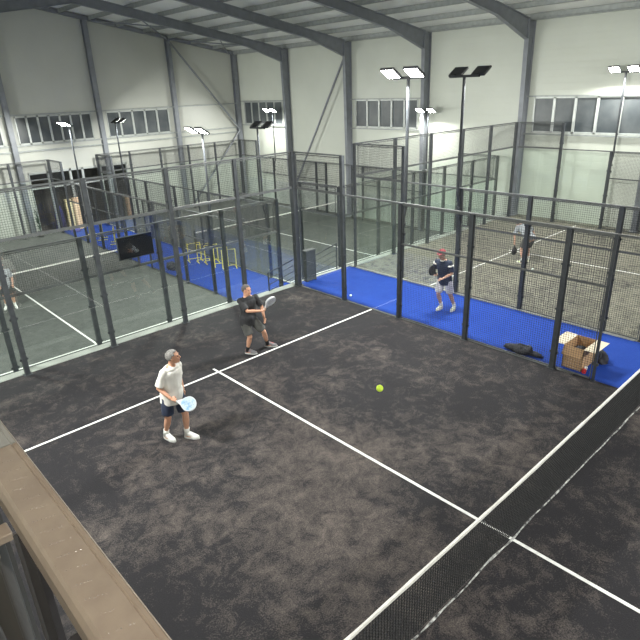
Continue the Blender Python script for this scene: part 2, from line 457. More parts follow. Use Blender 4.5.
    for a in 'LR':
        Hh, K = g('H'+a), g('K'+a)
        m.tube([Hh+V((0,0,.02)), Hh.lerp(K, .35), Hh.lerp(K, st.get('short', .80))], [.100,.108,.104], 16)
    fuse(m, 'shorts', M[st['shorts']], .011, t, 3, .008, 3)
    # ---- socks and shoes
    for a in 'LR':
        K, A = g('K'+a), g('A'+a); td = V(J['T'+a]).normalized(); sd = V((-td.y, td.x, 0))
        MB().tube([A.lerp(K, .30), A.lerp(K, .15), A-V((0,0,.02))], [.051,.045,.046], 14).build('sock', M[st['sock']], t, smooth=True)
        R3 = Matrix((td, sd, V((0,0,1)))).transposed()
        base = V((A.x, A.y, A.z-.085))
        def outl(w, z, ex=0.):
            pts = []
            for k in range(20):
                q = 2*pi*k/20; lx = .085 + .145*cos(q); ly = sin(q)*(.050 if cos(q) > 0 else .040)*(1+ex)*w
                pts.append(base + R3 @ V((lx*w + .085*(1-w), ly, z)))
            return pts
        m = MB().loft([outl(.98,.018), outl(1.0,.03), outl(.96,.055), [base + R3 @ V((.055+.105*cos(2*pi*k/20), .040*sin(2*pi*k/20), .085)) for k in range(20)],
                       [base + R3 @ V((.012+.055*cos(2*pi*k/20), .040*sin(2*pi*k/20), .118)) for k in range(20)]])
        sh = m.build('shoe', M[st['shoe']], t, smooth=True)
        MB().loft([outl(1.02,0.), outl(1.04,.022)]).build('sole', M['sole'], sh)
        mm = MB()
        for i in range(4):
            c = base + R3 @ V((.06+i*.025, 0, .100-i*.009)); mm.tube([c - sd*.022, c+V((0,0,.004)), c + sd*.022], .003, 5)
        mm.build('laces', M['white_pl'], sh)
    return t

def racket(label, base, ang, grip, d, nrm, face, rim, gripm):
    """padel racket; grip position, direction and face normal in the player's own frame"""
    W = Matrix.Translation(base) @ Matrix.Rotation(ang, 4, 'Z')
    g = W @ V(grip); dd = (W.to_3x3() @ V(d)).normalized(); nn = W.to_3x3() @ V(nrm); nn = (nn - dd*nn.dot(dd)).normalized()
    x = nn.cross(dd).normalized()
    t = thing('padel_racket', label, 'racket')
    t.matrix_world = Matrix.Translation(g) @ Matrix((x, nn, dd)).transposed().to_4x4()
    def outl(s):
        pts = []
        for k in range(32):
            a = -pi/2 + 2*pi*k/32
            r = .130 if sin(a) > -.2 else .130 - .02*(-sin(a)-.2)
            pts.append((r*s*cos(a)*(1 - .18*max(0,-sin(a))), .225 + .135*s*sin(a)))
        return pts
    MB().prism(outl(.93), .040).build('face', M[face], t)
    # rim as a ring
    o1, o2 = outl(1.0), outl(.92)
    m = MB(); n = len(o1)
    rings = [[m.bm.verts.new((p[0], y, p[1])) for p in o] for o, y in ((o1,-.019),(o1,.019),(o2,.0205),(o2,-.0205))]
    for r_ in range(4):
        A_, B_ = rings[r_], rings[(r_+1)%4]
        for k in range(n): m.face([A_[k], A_[(k+1)%n], B_[(k+1)%n], B_[k]])
    m.build('rim', M[rim], t)
    m = MB()
    for s in (-1, 1): m.bar((s*.010, 0, .04), (s*.045, 0, .125), .02, .034, up=(0,1,0))
    m.bar((0,0,.055),(0,0,.10), .05, .03, up=(0,1,0))
    m.build('throat', M[rim], t)
    MB().tube([(0,0,-.065),(0,0,-.06),(0,0,.05)], [.020,.0165,.0165], 12).build('handle', M[gripm], t, smooth=True)
    m = MB()
    for i in range(-3, 4):
        for j in range(-3, 4):
            if i*i+j*j <= 9: m.tube([(i*.026, -.0212, .235+j*.026), (i*.026, .0212, .235+j*.026)], .0045, 8)
    m.build('holes', M['cord'], t)['kind'] = 'stuff'
    return t

d2 = radians
# player 1: white shirt, near the camera
b1 = V((-6.93, -4.68, 0)); a1 = d2(-83)
J = dict(P=(0,0,.92), N=(.10,.03,1.50), H=(.15,.04,1.645), face=(.73,.66,.12), SL=(.06,.175,1.42), SR=(.10,-.155,1.42),
         HL=(.02,.10,.90), HR=(.0,-.10,.90), KL=(.13,.13,.48), KR=(-.03,-.12,.48), AL=(.10,.125,.085), AR=(-.18,-.125,.085), TL=(.85,.45,0), TR=(.95,.12,0),
         EL=(-.08,.25,1.14), WL=(.0,.24,.90), ER=(.02,-.24,1.13), WR=(.22,-.17,.98),
         handL=((.2,-.05,-1), (0,-1,0), .6), handR=((.65,.62,-.42), (.1,.5,-.8), 1.35))
person('player in a white t-shirt and navy shorts holding a blue racket low', b1, a1, J,
       dict(skin='skin', hair='hair_grey', shirt='white_cloth', shorts='navy_cloth', sock='sock_white', shoe='shoe_white', belly=.022))
racket('blue and white racket held by the player in the white t-shirt', b1, a1, (.265,-.125,.925), (.72,.62,-.30), (.55,-.35,.75), 'paddle_blue', 'paddle_rim', 'grip')
# player 2: black shirt mid-stroke
b2 = V((-3.75, -2.85, 0)); a2 = d2(-83)
J = dict(P=(0,0,.88), N=(-.03,-.20,1.44), H=(.0,-.20,1.57), face=(.95,.15,-.03), SL=(.05,-.01,1.37), SR=(-.06,-.37,1.36),
         HL=(-.02,-.11,.86), HR=(-.07,-.30,.87), KL=(.16,.07,.50), KR=(.05,-.27,.47), AL=(.02,.29,.09), AR=(-.10,-.25,.085), TL=(.75,.65,0), TR=(.85,.5,0),
         EL=(.12,.10,1.12), WL=(.20,.08,.88), ER=(.15,-.36,1.15), WR=(.34,-.13,1.13),
         handL=((.15,.05,-1), (-.1,-1,0), .45), handR=((.55,.75,.15), (.2,-.3,.9), 1.3))
person('player in a black t-shirt and dark grey shorts swinging a white racket', b2, a2, J,
       dict(skin='skin', hair='hair_dark', shirt='black_cloth', shorts='dkgrey_cloth', sock='sock_black', shoe='shoe_red', short=.86))
racket('white racket swung by the player in the black t-shirt', b2, a2, (.39,-.065,1.165), (.50,.38,.78), (.95,-.12,-.42), 'paddle_white', 'paddle_rim', 'grip')
# player 3: red cap on the blue aisle
b3 = V((1.33, -4.55, 0)); a3 = d2(178)
J = dict(P=(.1,0,.9), N=(.24,-.01,1.46), H=(.30,-.01,1.60), face=(.97,.1,-.10), SL=(.19,.18,1.38), SR=(.23,-.19,1.38),
         HL=(.12,.10,.88), HR=(.14,-.10,.88), KL=(.06,.15,.47), KR=(.24,-.11,.48), AL=(-.10,.19,.10), AR=(.07,-.11,.085), TL=(.95,.2,0), TR=(1,0,0),
         EL=(.18,.25,1.10), WL=(.38,.12,.99), ER=(.26,-.28,1.12), WR=(.40,-.10,1.04),
         handL=((.8,-.35,-.1), (0,-.3,-1), .8), handR=((.5,.7,.2), (.3,0,.9), 1.3))
person('player in a red cap, navy shirt and pale shorts walking on the blue aisle', b3, a3, J,
       dict(skin='skin_pale', hair='hair_dark', shirt='navy_cloth', shorts='pale_short', sock='sock_white', shoe='shoe_neon', cap='red_cap', stripe='white_cloth', short=.88))
racket('black racket carried by the player in the red cap', b3, a3, (.44,-.035,1.08), (.62,-.06,.50), (.3,.8,.5), 'paddle_black', 'paddle_black', 'grip_dark')
# player 4: bending down on the far court
b4 = V((6.52, -4.03, 0)); a4 = d2(64)
J = dict(P=(0,0,.88), N=(.36,-.02,1.22), H=(.50,-.02,1.19), face=(.6,0,-.8), hup=(.8,0,.6), SL=(.30,.18,1.17), SR=(.28,-.21,1.18),
         HL=(-.10,.08,.88), HR=(-.10,-.12,.88), KL=(.04,.13,.47), KR=(.10,-.16,.47), AL=(-.06,.14,.085), AR=(.05,-.17,.085), TL=(1,.2,0), TR=(1,-.2,0),
         EL=(.30,.27,.90), WL=(.30,.24,.66), ER=(.22,-.37,.98), WR=(.20,-.46,.80),
         handL=((0,0,-1), (0,-1,0), 1.1), handR=((0,-.3,-1), (0,.8,0), .6))
person('player in a pale grey shirt bending down on the far upper court', b4, a4, J,
       dict(skin='skin_pale', hair='hair_dark', shirt='grey_cloth', shorts='dkgrey_cloth', sock='sock_white', shoe='shoe_neon'))
racket('dark racket hanging from the hand of the bending player', b4, a4, (.30,.225,.565), (.05,-.05,-1), (1,.3,0), 'paddle_black', 'paddle_black', 'grip_dark')
# player 5: on the lower court, cut by the left edge
b5 = V((-5.98, 9.3, LOW)); a5 = d2(-110)
J = dict(P=(0,0,.92), N=(.03,0,1.50), H=(.06,0,1.64), face=(1,.2,-.05), SL=(.02,.19,1.42), SR=(.02,-.19,1.42),
         HL=(0,.10,.90), HR=(0,-.10,.90), KL=(.06,.13,.48), KR=(.02,-.13,.48), AL=(-.02,.14,.085), AR=(-.04,-.15,.085), TL=(1,.3,0), TR=(1,-.3,0),
         EL=(.0,.26,1.14), WL=(.12,.25,.92), ER=(.0,-.26,1.14), WR=(.14,-.2,.93))
person('player in a grey shirt standing on the lower court at the left edge', b5, a5, J,
       dict(skin='skin_pale', hair='hair_grey', shirt='grey_cloth', shorts='dkgrey_cloth', sock='sock_white', shoe='shoe_white'))


# ------------------------------------------------------------------ hall shell
XE, XW, YN, YS = 13.25, -13.0, 20.9, -26.0
EAVE, RIDGE_X, RIDGE_Z = 8.05, .9, 10.15
slope = (RIDGE_Z - EAVE) / (XE - RIDGE_X)
def roof_z(x): return RIDGE_Z - slope * abs(x - RIDGE_X)

fl = thing('floor', 'x', 'x'); 
for k in ('label', 'category'): del fl[k]
struct(fl)
MB().box(XW, XE, YS, .30, -.30, -.02).box(XW, XE, .12, .30, LOW, -.3).build('upper_slab', M['concrete'], fl)
MB().box(XW, XE, .30, YN, LOW-.3, LOW-.02).build('lower_slab', M['conc_dark'], fl)

def wall(name, boxes, mat):
    m = MB()
    for b in boxes: m.box(*b)
    return struct(m.build(name, mat))
# east wall with window openings (y ranges)
WZ0, WZ1 = 3.55, 4.98
ewin = [(-4.75, -.35), (5.75, 10.0), (16.3, 20.3), (-9.9, -5.5)]
bx = [(XE, XE+.25, YS, YN+.25, 0, WZ0), (XE, XE+.25, YS, YN+.25, WZ1, EAVE+.1)]
ys = YS
for a, b in sorted(ewin):
    bx.append((XE, XE+.25, ys, a, WZ0, WZ1)); ys = b
bx.append((XE, XE+.25, ys, YN+.25, WZ0, WZ1))
wall('wall_east', bx, M['wall'])
MBp = MB().box(XE-.04, XE+.25, .3, YN, LOW-.02, .0)
struct(MBp.build('baseboard_east', M['plinth']))
# gable wall (north) with window openings and door opening
GW = [(-1.1, 2.95), (3.85, 7.85), (-6.0, -1.85)]
DX0, DX1, DZ = -1.05, 4.6, 1.95
GZ0, GZ1 = 3.40, 4.82
m = MB()
def gbox(x0, x1, z0, z1=None):
    if z1 is not None: m.box(x0, x1, YN, YN+.25, z0, z1)
    else:
        p = [(x0,YN,z0),(x1,YN,z0),(x1,YN+.25,z0),(x0,YN+.25,z0),(x0,YN,roof_z(x0)),(x1,YN,roof_z(x1)),(x1,YN+.25,roof_z(x1)),(x0,YN+.25,roof_z(x0))]
        m.hexa(p)
gbox(XW, RIDGE_X, GZ1); gbox(RIDGE_X, XE, GZ1)
gbox(XW, XE, DZ, GZ0)
gbox(XW, DX0, LOW-.02, DZ); gbox(DX1, XE, LOW-.02, DZ)
xs = XW
for a, b in sorted(GW): gbox(xs, a, GZ0, GZ1); xs = b
gbox(xs, XE, GZ0, GZ1)
struct(m.build('wall_north', M['gable']))
m = MB()
for x0, x1 in ((XW, RIDGE_X), (RIDGE_X, XE)):
    m.hexa([(x0,YS-.25,-.02),(x1,YS-.25,-.02),(x1,YS,-.02),(x0,YS,-.02),(x0,YS-.25,roof_z(x0)),(x1,YS-.25,roof_z(x1)),(x1,YS,roof_z(x1)),(x0,YS,roof_z(x0))])
struct(m.build('wall_south', M['gable']))
wall('wall_west', [(XW-.25, XW, YS, YN, LOW-.02, roof_z(XW)+.1)], M['wall'])
# roof
ce = thing('ceiling', 'x', 'x'); 
for k in ('label', 'category'): del ce[k]
struct(ce)
m = MB()
for x0, x1 in ((XW-.2, RIDGE_X), (RIDGE_X, XE+.25)):
    z0, z1 = roof_z(x0), roof_z(x1)
    m.hexa([(x0,YS-.25,z0),(x1,YS-.25,z1),(x1,YN+.25,z1),(x0,YN+.25,z0),(x0,YS-.25,z0+.12),(x1,YS-.25,z1+.12),(x1,YN+.25,z1+.12),(x0,YN+.25,z0+.12)])
m.build('roof_sheet', M['roof'], ce)
x = XE - .25
k = 0
while x > XW + .3:
    zz = roof_z(x)
    pm = MB().box(-.035, .035, YS, YN, -.20, -.01).box(-.035, .05, YS, YN, -.205, -.19)
    pm.build('purlin', M['galv'], ce, (x, 0, zz))
    x -= 1.55
# eave gutter beam
struct(MB().box(XE-.22, XE, YS, YN, EAVE-.20, EAVE-.06).build('trim_1', M['galv']))

# steel portal frames
def portal(y):
    t = thing('portal_frame', 'x', 'x', (0, y, 0))
    for k in ('label', 'category'): del t[k]
    struct(t)
    base = LOW if y > .3 else 0.
    fw, tf = .19, .016
    for side in (1, -1):
        if side == 1: xo = XE - .03
        else: xo = XW + .03
        mid = xo - side*.46
        # column: tapered I section
        def colsec(z, d):   # outer face xo, inner face xo - side*d
            return xo, xo - side*d
        m = MB()
        zb, zk = base, 7.15
        db, dk = .34, .50
        y0, y1 = -fw/2, fw/2
        def q(xa, xb, za, zb_, xa2, xb2, ya, yb):
            m.hexa([(xa,ya,za),(xb,ya,za),(xb,yb,za),(xa,yb,za),(xa2,ya,zb_),(xb2,ya,zb_),(xb2,yb,zb_),(xa2,yb,zb_)])
        q(xo, xo-side*tf, zb, roof_z(xo)-.2, xo, xo-side*tf, y0, y1)
        q(xo-side*(db-tf), xo-side*db, zb, zk, xo-side*(dk-tf), xo-side*dk, y0, y1)
        q(xo, xo-side*db, zb, zk, xo, xo-side*dk, -.012, .012)
        q(xo, xo-side*dk, zk, roof_z(xo)-.2, xo, xo-side*dk, -.012, .012)
        m.box(min(xo, xo-side*.5), max(xo, xo-side*.5), -.14, .14, base, base+.03)
        m.build('column', M['steel'], t)
        # rafter with haunch
        m = MB()
        def rz(x): return roof_z(x) - .21
        xs_ = [xo, xo-side*dk, xo-side*2.9, RIDGE_X + side*.0]
        dep = [.9, .9, .42, .42]
        zt = [rz(a) for a in xs_]
        dep[1] = zt[1] - zk; dep[0] = zt[0]-zk
        for i in range(1, 3):
            a, b = xs_[i], xs_[i+1]
            for (o0, o1) in ((0, tf), (None, None)):
                if o0 is not None:
                    m.hexa([(a,y0,zt[i]-tf),(b,y0,zt[i+1]-tf),(b,y1,zt[i+1]-tf),(a,y1,zt[i]-tf),(a,y0,zt[i]),(b,y0,zt[i+1]),(b,y1,zt[i+1]),(a,y1,zt[i])])
                else:
                    za, zb2 = zt[i]-dep[i], zt[i+1]-dep[i+1]
                    m.hexa([(a,y0,za),(b,y0,zb2),(b,y1,zb2),(a,y1,za),(a,y0,za+tf),(b,y0,zb2+tf),(b,y1,zb2+tf),(a,y1,za+tf)])
            za, zb2 = zt[i]-dep[i], zt[i+1]-dep[i+1]
            m.hexa([(a,-.012,za),(b,-.012,zb2),(b,.012,zb2),(a,.012,za),(a,-.012,zt[i]),(b,-.012,zt[i+1]),(b,.012,zt[i+1]),(a,.012,zt[i])])
        m.box(min(xs_[0],xs_[1]), max(xs_[0],xs_[1]), y0, y1, zt[0]-tf, zt[0])
        # end plate and stiffeners
        m.box(xs_[1]-.012, xs_[1]+.012, y0, y1, zk, zt[1])
        m.build('rafter', M['steel'], t)
for y in (15.55, 10.35, 5.15, 0.0, -5.15, -10.3, -15.5, -20.7): portal(y)

# gable posts, girts and braces
for x in (13.02, 8.3, 3.42, -1.46, -6.3, -11.2):
    t = MB()
    w = .13 if x < 13 else .16
    z1 = roof_z(x) - .2
    t.box(x-w, x+w, YN-.02, YN-.005, LOW, z1).box(x-w, x+w, YN-.26, YN-.245, LOW, z1).box(x-.01, x+.01, YN-.25, YN-.01, LOW, z1)
    o = t.build('gable_column', M['steel']); struct(o)
t = MB()
for (x0, x1) in ((XW, RIDGE_X), (RIDGE_X, XE)):
    t.bar((x0, YN-.13, roof_z(x0)-.15), (x1, YN-.13, roof_z(x1)-.15), .2, .18)
struct(t.build('gable_rafter', M['steel']))
n_trim = 2
for z in (GZ1+.06, GZ0-.04, 3.06):
    struct(MB().box(XW, XE, YN-.10, YN, z-.04, z+.04).build('trim_%d' % n_trim, M['galv'])); n_trim += 1
for a, b in ewin:
    struct(MB().box(XE-.08, XE, a-.35, b+.35, WZ1-.01, WZ1+.05).box(XE-.08, XE, a-.35, b+.35, WZ0-.08, WZ0-.02).build('trim_%d' % n_trim, M['galv'])); n_trim += 1
for a, b in (((8.3, YN-.3, 8.55), (12.95, YN-.3, 3.25)), ((12.95, YN-.3, 3.2), (8.5, YN-.3, LOW)), ((12.85, 10.5, 7.0), (12.85, 15.4, LOW+.7))):
    o = MB().tube([a, b], .06, 8).build('steel_brace', M['steel']); struct(o)
# roof bracing near the gable
for a, b in (((12.6, 15.6), (8.3, 20.7)), ((12.6, 20.7), (8.3, 15.6)), ((3.4, 20.7), (8.3, 15.6)), ((3.4, 15.6), (8.3, 20.7))):
    o = MB().tube([(a[0], a[1], roof_z(a[0])-.27), (b[0], b[1], roof_z(b[0])-.27)], .035, 6).build('roof_brace', M['steel']); struct(o)

# windows
def window(n, axis, a, b, z0, z1, panes, base):
    """axis 'y': window in the east wall running along y; 'x': in the gable"""
    t = thing('window_%d' % n, 'x', 'x')
    for k in ('label', 'category'): del t[k]
    struct(t)
    def bx(m, u0, u1, d0, d1, za, zb):
        if axis == 'y': m.box(base+d0, base+d1, u0, u1, za, zb)
        else: m.box(u0, u1, base+d0, base+d1, za, zb)
    m = MB(); f = .07
    bx(m, a, b, -.03, .08, z0, z0+f); bx(m, a, b, -.03, .08, z1-f, z1)
    w = (b-a)/panes
    for i in range(panes+1):
        u = a + i*w
        u0 = max(a, u-f*.7); u1 = min(b, u+f*.7)
        bx(m, u0, u1, -.03, .08, z0, z1)
    m.build('window_frame', M['frame'], t)
    for i in range(panes):
        g = MB(); bx(g, a+i*w+.03, a+(i+1)*w-.03, .03, .05, z0+.03, z1-.03)
        g.build('pane', M['winglass'], t)
window(1, 'y', *ewin[0], WZ0, WZ1, 5, XE)
window(2, 'y', *ewin[1], WZ0, WZ1, 5, XE)
window(3, 'y', *ewin[2], WZ0, WZ1, 5, XE)
window(4, 'y', *ewin[3], WZ0, WZ1, 5, XE)
window(5, 'x', *GW[0], GZ0, GZ1, 7, YN)
window(6, 'x', *GW[1], GZ0, GZ1, 5, YN)
window(7, 'x', *GW[2], GZ0, GZ1, 6, YN)

# glazed doors in the gable with the room behind them
d = thing('door_1', 'x', 'x')
for k in ('label', 'category'): del d[k]
struct(d)
m = MB(); f = .06
m.box(DX0, DX1, YN-.04, YN+.1, DZ-.12, DZ)
xsd = [DX0, .0, 1.2, 1.9, 2.95, 3.7, DX1]
for x in xsd: m.box(max(DX0, x-f), min(DX1, x+f), YN-.04, YN+.1, LOW, DZ)
m.box(DX0, 2.95, YN-.03, YN+.08, 1.02, 1.14)
m.box(DX0, DX1, YN-.03, YN+.08, LOW-.01, LOW+.09)
m.build('door_frame', M['frame'], d)
for a, b in zip(xsd[1:-1], xsd[2:]):
    MB().box(a+f, b-f, YN+.02, YN+.035, LOW+.06, DZ-.1).build('door_glass', M['glass'], d)
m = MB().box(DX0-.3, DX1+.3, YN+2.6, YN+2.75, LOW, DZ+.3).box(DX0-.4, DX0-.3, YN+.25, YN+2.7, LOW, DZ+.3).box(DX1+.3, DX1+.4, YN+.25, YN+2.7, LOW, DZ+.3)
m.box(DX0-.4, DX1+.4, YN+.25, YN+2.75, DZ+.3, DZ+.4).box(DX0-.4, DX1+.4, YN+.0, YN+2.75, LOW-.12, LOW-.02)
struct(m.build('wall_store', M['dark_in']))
# boards and fabric stored behind the doors
def board(x, y, w, h, t, mat, label, tilt=0.):
    o = MB().box(-w/2, w/2, -t/2, t/2, 0, h).box(-w/2-.004, w/2+.004, -t/2-.004, t/2+.004, h*.5, h*.52).build('foam_board', M[mat], None, (x, y, LOW), bevel=.012)
    o.rotation_euler = (0, tilt, 0)
    tag(o, label, 'board')
board(.62, YN-.32, .34, 1.75, .22, 'yellow_foam', 'tall cream board standing in the glazed doorway, the left one of the pair')
board(1.08, YN-.36, .38, 1.78, .24, 'tan_board', 'tall tan board standing in the glazed doorway, right of the cream one')
o = MB().loft([[(.28*cos(a)*s, .2*sin(a)*s, z) for a in [2*pi*k/12 for k in range(12)]] for z, s in ((0, 1.1), (.5, 1.), (1.0, .85), (1.3, .6), (1.36, .2))]).build('covered_trolley', M['purple'], None, (-.05+.35, YN+.55, LOW-.02), smooth=True)
tag(o, 'purple covered bundle standing behind the gable doors', 'bundle')
o = MB().loft([[(.3*cos(a)*s, .2*sin(a)*s, z) for a in [2*pi*k/12 for k in range(12)]] for z, s in ((0, 1.), (.12, .9), (.3, .5), (.36, .2))]).build('floor_cloth', M['purple'], None, (.55, YN-.9, LOW-.02), smooth=True)
tag(o, 'low purple cloth heap on the floor in front of the gable doors', 'cloth')
# plant-like dark roll beside the column
t = thing('potted_plant', 'thin dark green potted plant against the gable wall left of the doors', 'plant', (-1.25, YN-.62, LOW))
MB().loft([[(r*cos(2*pi*k/12), r*sin(2*pi*k/12), z) for k in range(12)] for z, r in ((0, .13), (.3, .17), (.3, .15), (.26, .14))]).build('pot', M['conc_dark'], t, smooth=True)
m = MB(); 
for i in range(46):
    a = random.uniform(0, 2*pi); z = random.uniform(.4, 1.4); r = random.uniform(.05, .2)
    p0 = V((0,0,z-.1)); p1 = V((cos(a)*r, sin(a)*r, z+.15)); sd = V((-sin(a), cos(a), 0))*.03
    md = (p0+p1)/2
    vs = [m.bm.verts.new(q) for q in (p0, md+sd, p1, md-sd)]; m.face(vs)
m.tube([(0,0,.28), (.01,0,.9), (0,.01,1.4)], [.02,.014,.006], 6)
m.build('foliage', M['green_dark'], t)

# ------------------------------------------------------------------ court surfaces
def surface(name, x0, x1, y0, y1, z, mat, label):
    o = MB().box(x0, x1, y0, y1, z-.02, z).build(name, mat)
    o['kind'] = 'structure'; o['label'] = label
    return o
def line(parent, x0, x1, y0, y1, z):
    MB().box(x0, x1, y0, y1, z-.002, z+.003).build('court_line', M['line'], parent)
c1 = surface('court_turf', -10.6, .04, -20.1, .04, 0, M['turf'], 'black turf of the near upper court')
line(c1, -10, 0, -3.08, -3.03, 0); line(c1, -5.025, -4.975, -17.1, -2.85, 0); line(c1, -10, 0, -16.97, -16.92, 0)
cb = surface('court_turf', 2.50, 13.2, -20.1, .04, 0, M['turf_far'], 'sand-strewn black turf of the upper court beyond the blue aisle')
line(cb, 2.55, 12.6, -3.08, -3.03, 0); line(cb, 7.575, 7.625, -17.1, -2.85, 0)
ca = surface('court_turf', -12.9, .0, .9, 20.8, LOW, M['turf_low'], 'grey turf of the lower court behind the TV screen')
line(ca, -10, -.1, 3.68, 3.74, LOW); line(ca, -5.16, -5.10, 3.5, 17.8, LOW); line(ca, -10, -.1, 17.6, 17.65, LOW)
cd = surface('court_turf', 2.65, 13.2, .9, 20.8, LOW, M['turf_low'], 'grey turf of the lower far court beside the blue aisle')
line(cd, 2.7, 12.65, 3.68, 3.74, LOW); line(cd, 7.62, 7.68, 3.5, 17.8, LOW); line(cd, 2.7, 12.65, 17.6, 17.65, LOW)
surface('blue_walkway', .04, 2.50, -20.1, .19, 0, M['blue'], 'bright blue turf aisle between the two upper courts')
surface('blue_walkway', .0, 2.65, .31, 20.8, LOW, M['blue'], 'bright blue turf aisle between the two lower courts')
# pale kerbs
struct(MB().box(-12.5, -.02, .04, .30, -.02, .012).build('baseboard_north', M['concrete']), 'pale concrete kerb behind the near court')
struct(MB().box(2.55, 13.2, .06, .30, -.02, .012).build('baseboard_north_east', M['concrete']), 'pale concrete kerb behind the far upper court')
struct(MB().box(2.62, 2.72, .9, 20.8, LOW-.02, LOW+.02).build('trim_20', M['concrete']), 'pale kerb of the lower far court')
struct(MB().box(-.02, .05, -8.6, -.1, -.02, .012).build('trim_21', M['rail']))
struct(MB().box(2.48, 2.56, -8.9, -.1, -.02, .03).build('trim_22', M['concrete']))
# grit along the foot of the net
o = MB()
rr = random.Random(3)
yy = -10.06
x = -10.
prev = None
while x < .05:
    w = .008 + .018*abs(noise.noise(V((x*2.3, 0, 0)))) ; c = -10.03 + .02*noise.noise(V((x*1.7, 5, 0)))
    cur = [o.bm.verts.new(q) for q in ((x, c-w, .003), (x, c+w, .003), (x, c+w*.4, .012), (x, c-w*.4, .012))]
    if prev:
        for i in range(4): o.face([prev[i], prev[(i+1)%4], cur[(i+1)%4], cur[i]])
    prev = cur; x += .08
o = o.build('sand_ridge', M['dirt']); o['kind'] = 'stuff'; tag(o, 'broken ridge of whitish sand along the foot of the near net', 'sand')

# ------------------------------------------------------------------ fences
def wire_panel(w, h, pitch=.05, r=.0030):
    def mk():
        m = MB()
        n = max(1, round(w/pitch)); k = max(1, round(h/pitch))
        bm = m.bm
        def stick(p, ax):
            L_ = w if ax == 0 else h
            vs = []
            for e in (0, L_):
                for i, j in ((-1,0),(0,-1),(1,0),(0,1)):
                    if ax == 0: vs.append(bm.verts.new((e, i*r, p+j*r)))
                    else: vs.append(bm.verts.new((p+j*r, i*r, e)))
            for i in range(4): bm.faces.new([vs[i], vs[(i+1)%4], vs[4+(i+1)%4], vs[4+i]])
        for i in range(n+1): stick(i*w/n, 1)
        for i in range(k+1): stick(i*h/k, 0)
        return m.mesh('wire_mesh', M['wire'])
    return cached(('wire', round(w,3), round(h,3), pitch, r), mk)

def fence(label, x, y, axis, z, posts, spans, rails=(), pw=.10, ends=(), name='court_fence', group=None, pin=.0):
    """posts: (u, height); spans: (u0, u1, z0, z1, 'glass'|'mesh'); rails: (u0, u1, z)"""
    t = thing(name, label, 'fence', (x, y, z), 0 if axis == 'x' else pi/2, group)
    pw0 = pw
    for (u, h, *ex) in posts:
        pw = ex[0] if ex else pw0
        def mk():
            m = MB().box(-pw/2, pw/2, -pw/2, pw/2, 0, h)
            m.box(-pw*.9, pw*.9, -pw*.8, pw*.8, 0, .012).box(-pw*.55, pw*.55, -pw*.55, pw*.55, h, h+.008)
            zz = .35
            while zz < h-.2:
                m.box(pw/2, pw/2+.035, -.02, .02, zz, zz+.05).box(-pw/2-.035, -pw/2, -.02, .02, zz, zz+.05); zz += .95
            return m.mesh('post', M['post'])
        o = link('post', cached(('post', pw, round(h,2)), mk), t, (u, 0, 0))
    pw = pw0
    for (a, b, z0, z1, kind) in spans:
        g = pw/2 + .004
        if kind == 'glass':
            w = b-a-2*g
            me = cached(('glass', round(w,3), z0, z1), lambda: MB().box(0, w, -.006, .006, z0, z1).mesh('glass_pane', M['glass']))
            link('glass_pane', me, t, (a+g, 0, 0))
        else:
            w = b-a-2*g
            link('wire_mesh', wire_panel(w, z1-z0), t, (a+g, 0, z0))
            # flat frame of the wire panel
            me = cached(('wf', round(w,3), round(z1-z0,3)), lambda: MB().box(0,w,-.012,.012,0,.025).box(0,w,-.012,.012,z1-z0-.025,z1-z0).box(0,.015,-.012,.012,0,z1-z0).box(w-.015,w,-.012,.012,0,z1-z0).mesh('panel_frame', M['rail']))
            link('panel_frame', me, t, (a+g, 0, z0))
    for (a, b, zr) in rails:
        me = cached(('rail', round(b-a,3)), lambda: MB().box(0, b-a, -.02, .02, -.02, .02).mesh('rail', M['rail']))
        link('rail', me, t, (a, 0, zr))
    return t

GL, ME = 'glass', 'mesh'
def back_wall(label, x, y, z, n=5, pw=.10, step=2.0, corner=.10, sgn=-1):
    """full back wall: 3 m glass + 1 m wire, running in -x from (x,y)"""
    posts = [(sgn*i*step, 4.) for i in range(n+1)]
    us = sorted(p[0] for p in posts)
    posts[0] = (0., 4., corner)
    spans = []
    for a, b in zip(us, us[1:]): spans += [(a, b, .03, 2.97, GL), (a, b, 3.02, 3.96, ME)]
    rails = [(us[0], us[-1], 4.0), (us[0], us[-1], 3.0)]
    return fence(label, x, y, 'x', z, posts, spans, rails, pw)
back_wall('glass back wall of the near court, black television screen fixed to it', 0, 0, 0, corner=.15)
back_wall('glass back wall of the far upper court, right of the blue aisle', 2.58, .0, 0, corner=.07, sgn=1)
back_wall('glass back wall of the lower left court, standing just behind the kerb', -.05, .8, LOW)
back_wall('glass back wall of the lower far court, seen past the dark railing', 2.65, .8, LOW, sgn=1)
back_wall('far glass end wall of the lower left court by the doors', -.05, 20.4, LOW)
back_wall('far glass end wall of the lower far court under the braced gable', 2.65, 20.4, LOW, sgn=1)

